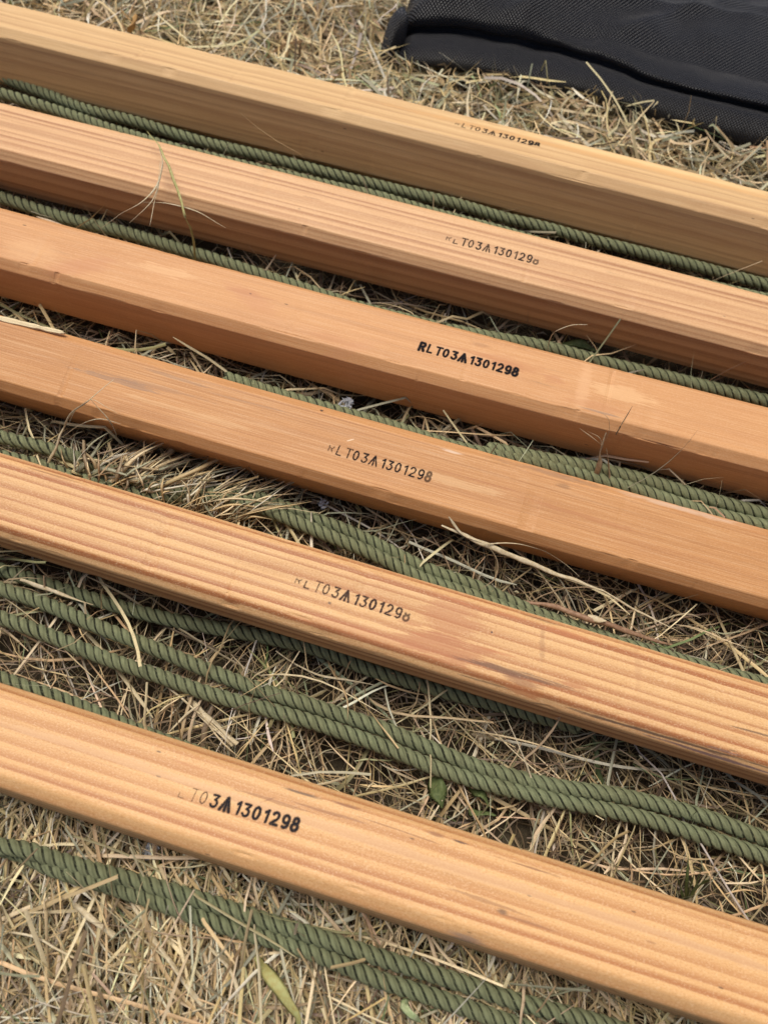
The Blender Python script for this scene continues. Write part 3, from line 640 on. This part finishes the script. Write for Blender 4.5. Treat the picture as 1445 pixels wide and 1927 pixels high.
STRAWB = plain('brown_straw', (.26, .18, .10), (.46, .35, .21))
STRAWG = plain('greenish_stem', (.40, .38, .12), (.62, .56, .26), transl=.15)
GREEN = plain('green_leaf', (.09, .125, .04), (.20, .24, .09), transl=.25)
PALEG = plain('pale_green_blade', (.36, .46, .20), (.66, .70, .42), transl=.25)
TWIG = plain('brown_twig', (.20, .11, .06), (.38, .24, .15))
LINT = plain('grey_lint', (.42, .44, .47), (.72, .74, .76), rough=.9)
FLAKE = plain('orange_flake', (.52, .30, .10), (.70, .44, .18))
def strip(pts, wid, flat=.35, K=6, tip=.15, root=.7, n=None, seed=0):
    """a stem or blade: a tapered, slightly irregular flattened tube through surveyed points"""
    P3 = np.array([at(*p) for p in pts]) if not isinstance(pts, np.ndarray) else pts
    n = n or max(12, int(np.sum(np.linalg.norm(np.diff(P3, axis=0), axis=1))/.0015))
    if len(P3) == 2: P3 = np.array([P3[0], (P3[0]+P3[1])/2+np.array([0, 0, .0008]), P3[1]])
    C, s = spline(P3, n); t = s/s[-1]
    C = C+np.stack([vnoise(s*120, seed+0*s, 1, 41)-.5, vnoise(s*120, seed+9+0*s, 1, 42)-.5, vnoise(s*90, seed+4+0*s, 1, 43)-.5], -1)*wid*.5
    T = np.gradient(C, axis=0); T /= np.linalg.norm(T, axis=1)[:, None]
    Sd = np.cross(T, [0, 0.2, 1.]); Sd /= np.linalg.norm(Sd, axis=1)[:, None]+1e-9; Nn = np.cross(Sd, T)
    tw = .8*np.sin(t*4+seed); A = np.cos(tw)[:, None]*Sd+np.sin(tw)[:, None]*Nn; B = -np.sin(tw)[:, None]*Sd+np.cos(tw)[:, None]*Nn
    wd = wid*(root+(1-root)*np.clip(t*5, 0, 1))*(tip+(1-tip)*np.clip((1-t)*2.2, 0, 1))*(.85+.3*vnoise(s*200, seed+0*s, 1, 44))
    a = np.arange(K)/K*2*math.pi
    V = C[:, None]+.5*wd[:, None, None]*(np.cos(a)[None, :, None]*A[:, None]+flat*np.sin(a)[None, :, None]*B[:, None])
    I = np.arange(n*K).reshape(n, K); I2 = np.roll(I, -1, 1)
    F = np.stack([I[:-1], I2[:-1], I2[1:], I[1:]], -1).reshape(-1, 4)
    return V.reshape(-1, 3), F
def single(name, mat, parts, label=None, cat=None, group=None, children=()):
    Vs, Fs, b = [], [], 0
    for V, F in parts: Vs.append(V); Fs.append(F+b); b += len(V)
    o = link(name, mesh_np(name, np.concatenate(Vs), np.concatenate(Fs), True), mat); tag(o, label, cat, group)
    for (cn, cm, cp) in children: link(cn, mesh_np(cn, cp[0], cp[1], True), cm, o)
    return o
single('hay_stalk', STRAWG, [strip([(368, 490, .008), (362, 440, .03), (348, 405, .052), (330, 345, .056), (312, 300, .058), (296, 268, .056), (277, 246, .054)], .0019, tip=.3)],
       'green and straw coloured dry stem arching up over the pinkish striped pole', 'grass stem', None,
       [('side_shoot', STRAW, strip([(300, 275, .056), (306, 310, .056), (298, 345, .054), (270, 378, .052), (225, 405, .05), (192, 428, .047)], .0011, tip=.4, seed=1)),
        ('side_shoot', STRAW, strip([(270, 380, .052), (310, 382, .05), (365, 396, .05), (425, 428, .049)], .0008, seed=2)),
        ('side_shoot', STRAW, strip([(300, 345, .054), (290, 385, .052), (282, 425, .05)], .0007, seed=3)),
        ('side_shoot', STRAW, strip([(303, 300, .056), (288, 375, .053), (244, 420, .050)], .0006, seed=4))])
single('hay_stalk', STRAW, [strip([(90, 872, .006), (108, 840, .018), (122, 800, .032), (140, 772, .045), (165, 756, .052), (190, 735, .052), (214, 714, .054)], .0022, tip=.2, seed=5)],
       'pale knotty dry stem leaning up against the splintered orange pole', 'grass stem', None,
       [('side_shoot', STRAW, strip([(128, 800, .034), (150, 765, .05), (172, 752, .054), (200, 765, .053), (222, 778, .05)], .0007, seed=6)),
        ('side_shoot', STRAW, strip([(118, 822, .026), (150, 800, .036), (190, 788, .042), (228, 798, .042)], .0008, seed=7)),
        ('side_shoot', STRAWB, strip([(172, 752, .054), (205, 790, .05), (218, 815, .04), (226, 840, .03)], .0007, seed=8))])
single('broken_straw', STRAW, [strip([(832, 988, .032), (870, 1004, .030), (905, 1020, .028), (960, 1044, .024), (1030, 1075, .02), (1090, 1096, .018), (1135, 1112, .016)], .0030, tip=.5, root=.5, seed=9)],
       'long broken pale straw lying in the gap below the splintered orange pole', 'straw', None,
       [('thin_tip', STRAW, strip([(1130, 1108, .016), (1180, 1140, .015), (1230, 1165, .013), (1285, 1194, .012)], .0011, tip=.6, seed=10)),
        ('split_end', STRAW, strip([(845, 972, .036), (856, 990, .033), (875, 1008, .030), (908, 1022, .028)], .0016, root=.3, seed=11)),
        ('side_shoot', STRAW, strip([(912, 1024, .029), (960, 1022, .026), (1010, 1032, .024), (1060, 1060, .02), (1090, 1085, .018)], .0009, seed=12)),
        ('side_shoot', STRAWB, strip([(918, 1026, .029), (935, 1055, .024), (930, 1090, .018), (900, 1110, .014)], .0010, seed=13))])
single('dry_husk', STRAWB, [strip([(1122, 908, .006), (1126, 870, .018), (1134, 838, .03), (1140, 815, .036)], .0035, tip=.3, seed=14), strip([(1150, 915, .006), (1146, 880, .016), (1141, 845, .028)], .0024, seed=15)],
       'withered brown husk standing against the near side of the boldly stamped pole', 'dry husk', None,
       [('side_shoot', STRAWB, strip([(1138, 830, .034), (1146, 805, .044), (1142, 785, .05), (1128, 775, .052)], .0006, seed=16)),
        ('side_shoot', STRAWB, strip([(1134, 840, .03), (1110, 820, .034), (1090, 806, .036)], .0007, seed=17)),
        ('side_shoot', STRAWB, strip([(1132, 845, .03), (1128, 825, .036), (1105, 812, .038)], .0005, seed=18))])
single('grass_sprig', STRAWB, [strip([(1158, 818, .034), (1166, 805, .046), (1177, 785, .054), (1189, 764, .062)], .0010, tip=.2, seed=19)], 'tiny dark blade sticking up over the front edge of the boldly stamped pole', 'grass blade')
single('grass_sprig', STRAW, [strip([(1030, 664, .014), (1034, 640, .03), (1048, 622, .045), (1075, 612, .052), (1105, 611, .05)], .0007, tip=.4, seed=20)], 'hair thin pale blade curling up beside the single rope', 'grass blade')
single('grass_leaf', GREEN, [strip([(1050, 640, .004), (1085, 646, .005), (1130, 662, .003)], .006, flat=.06, tip=.1, root=.2, seed=21)], 'small green leaf in shade beneath the pinkish striped pole', 'leaf')
single('twig', TWIG, [strip([(985, 1130, .006), (1040, 1142, .009), (1090, 1158, .011), (1150, 1178, .010), (1230, 1205, .007), (1290, 1222, .003)], .0032, flat=.8, K=8, tip=.3, root=.5, seed=22)],
       'brown twig lying beside the rope along the stained pole', 'twig', None, [('pale_scar', STRAW, strip([(1106, 1160, .0118), (1122, 1165, .0125), (1138, 1170, .0118)], .0042, flat=.5, tip=.5, seed=23))])
single('straw_chunk', STRAW, [strip([(352, 1312, .001), (385, 1345, .004), (418, 1372, .006), (446, 1400, .007)], .0035, flat=.25, tip=.8, seed=24), strip([(362, 1330, .001), (400, 1368, .004), (438, 1404, .004)], .0022, tip=.8, seed=25)],
       'flat pale chunk of straw in the hay above the nearest pole', 'straw')
single('curved_straw', STRAW, [strip([(520, 1225, .002), (560, 1252, .005), (600, 1270, .006), (655, 1280, .006), (712, 1291, .006)], .0016, seed=26)], 'slender curved pale straw below the stained pole', 'straw')
single('crossed_straw', STRAW, [strip([(320, 1376, .003), (345, 1350, .006), (375, 1325, .008)], .0014, tip=.7, seed=27), strip([(312, 1290, .003), (372, 1340, .005), (440, 1400, .005)], .0012, tip=.6, seed=28)], 'thin straws crossing at an angle just below the rope pair', 'straw')
single('straw_on_rope', STRAW, [strip([(38, 1092, .013), (90, 1108, .014), (140, 1126, .014), (176, 1138, .012)], .0024, tip=.3, seed=29)], 'pale flat straw lying between two green ropes at the left', 'straw')
single('thick_straw', STRAW, [strip([(142, 1704, .004), (180, 1733, .007), (214, 1760, .006)], .0032, flat=.6, tip=.9, root=.9, seed=30)], 'thick cut straw lying in the hay below the front ropes', 'straw')
single('long_straw', STRAW, [strip([(247, 1700, .002), (282, 1750, .006), (320, 1808, .007), (370, 1880, .006), (400, 1927, .004)], .0026, tip=.8, seed=31)], 'long straight straw running down from the front ropes', 'straw')
single('bent_straw', STRAW, [strip([(395, 1780, .003), (445, 1850, .007), (452, 1880, .008), (446, 1940, .005)], .0022, tip=.8, seed=32), strip([(0, 1752, .004), (60, 1762, .007), (160, 1812, .009), (240, 1832, .008), (312, 1842, .007)], .0012, tip=.5, seed=43)], 'bent straws arching over the hay at the bottom left', 'straw')
YG = plain('yellowing_blade', (.42, .36, .12), (.50, .52, .22), transl=.2)
single('yellow_green_blade', YG, [strip([(478, 1798, .003), (505, 1832, .009), (530, 1868, .013), (552, 1905, .012), (568, 1945, .008)], .0062, flat=.12, tip=.4, root=.3, seed=33)], 'broad yellowing green grass blade below the front ropes', 'grass blade')
single('curled_green_blade', PALEG, [strip([(770, 1890, .004), (762, 1898, .012), (770, 1908, .014), (790, 1922, .008)], .0042, flat=.15, tip=.3, seed=34)], 'short curled bright green blade at the bottom edge in front of the nearest pole', 'grass blade')
single('weed_leaf', GREEN, [strip([(812, 1465, -.002), (822, 1490, .003), (832, 1525, .002)], .011, flat=.06, tip=.15, root=.3, seed=35), strip([(880, 1468, -.002), (900, 1490, .002), (915, 1520, .001)], .007, flat=.06, root=.3, seed=36), strip([(880, 1520, -.002), (905, 1530, .002), (930, 1538, .001)], .005, flat=.08, root=.3, seed=37)],
       'dull green weed leaves among hay between the rope pair and nearest pole', 'weed')
single('grass_tuft', GREEN, [strip([(1290+a, 1690+b, -.006), (1290+a*1.6+c*.5, 1660+b, .008), (1290+a*2+c, 1600+d, .022)], .0018, seed=38+k) for k, (a, b, c, d) in enumerate([(0, 0, 4, 0), (6, 4, 18, 30), (-4, 0, -14, 40), (10, 0, 30, 55), (3, 5, 8, 45)])],
       'small tuft of living green blades right of centre above the nearest pole', 'grass tuft')
single('weed_leaf', PALEG, [strip([(888, 142, .012), (898, 160, .014), (905, 185, .010)], .003, flat=.1, seed=50), strip([(928, 190, .012), (938, 210, .014), (942, 228, .010)], .003, flat=.1, seed=51)], 'pale green blades just under the hem of the black fabric', 'grass blade')
single('orange_flake', FLAKE, [strip([(242, 60, .022), (248, 42, .03), (256, 26, .036)], .006, flat=.15, tip=.5, root=.6, seed=52)], 'small orange flake standing in the hay behind the rearmost pole', 'wood flake')
def fluff(px, py, z, r, seed, label):
    q = np.random.default_rng(seed); parts = []; c = at(px, py, z)
    for k in range(16):
        p0 = c+q.normal(0, r*.35, 3)*[1, 1, .3]; d = q.normal(0, 1, 3)*[1, 1, .4]; d /= np.linalg.norm(d)
        e = q.normal(0, 1, 3)*[1, 1, .5]
        parts.append(strip(np.array([p0-d*r*.5, p0+e*r*.25, p0+d*r*.5]), r*.35, flat=.25, n=12, seed=k))
    single('lint_scrap', LINT, parts, label, 'lint')
fluff(655, 757, .004, .0055, 1, 'grey white scrap of lint between the boldly stamped and splintered poles')
fluff(281, 1601, .001, .0045, 2, 'pale scrap of lint under the front edge of the nearest pole')
fluff(605, 948, .0, .003, 3, 'tiny grey lint in the shade below the splintered orange pole')
# a tuft of cut hay pushed up between the fourth and fifth poles
q = np.random.default_rng(5); tuft = []; tc_ = []
for k in range(250):
    a = q.random()
    bx = 130+a*330+q.normal(0, 12); by = 898+a*90+q.normal(0, 8)
    thick = q.random() < .16 and a < .5
    if a < .45: ex = bx+q.uniform(-30, 170); ey = by-q.uniform(5, 95)
    else: ex = bx+q.uniform(-40, 170); ey = by-q.uniform(5, 90)
    z0 = q.uniform(-.008, .006); z1 = q.uniform(-.002, .019)*(1-.4*a)
    P3 = np.array([at(bx, by, z0), at((bx+ex)/2+q.normal(0, 8), (by+ey)/2-q.uniform(0, 18), (z0+z1)/2+.008), at(ex, ey, z1)])
    V, F = strip(P3, q.uniform(.0022, .0036) if thick else q.uniform(.0007, .0017), flat=.3, K=4, tip=.9 if thick else .25, n=12, seed=k)
    tuft.append((V, F, np.repeat(np.clip(PAL[q.choice(10, p=[.2, .24, .1, .08, .03, .04, .0, .16, .03, .12])]*q.uniform(.8, 1.2), 0, .9)[None], len(V), 0)))
tf = build('hay_tuft', tuft, HAY); tag(tf, 'pale tuft of cut hay pushed up between the splintered and the stained pole', 'hay tuft', kind='stuff')
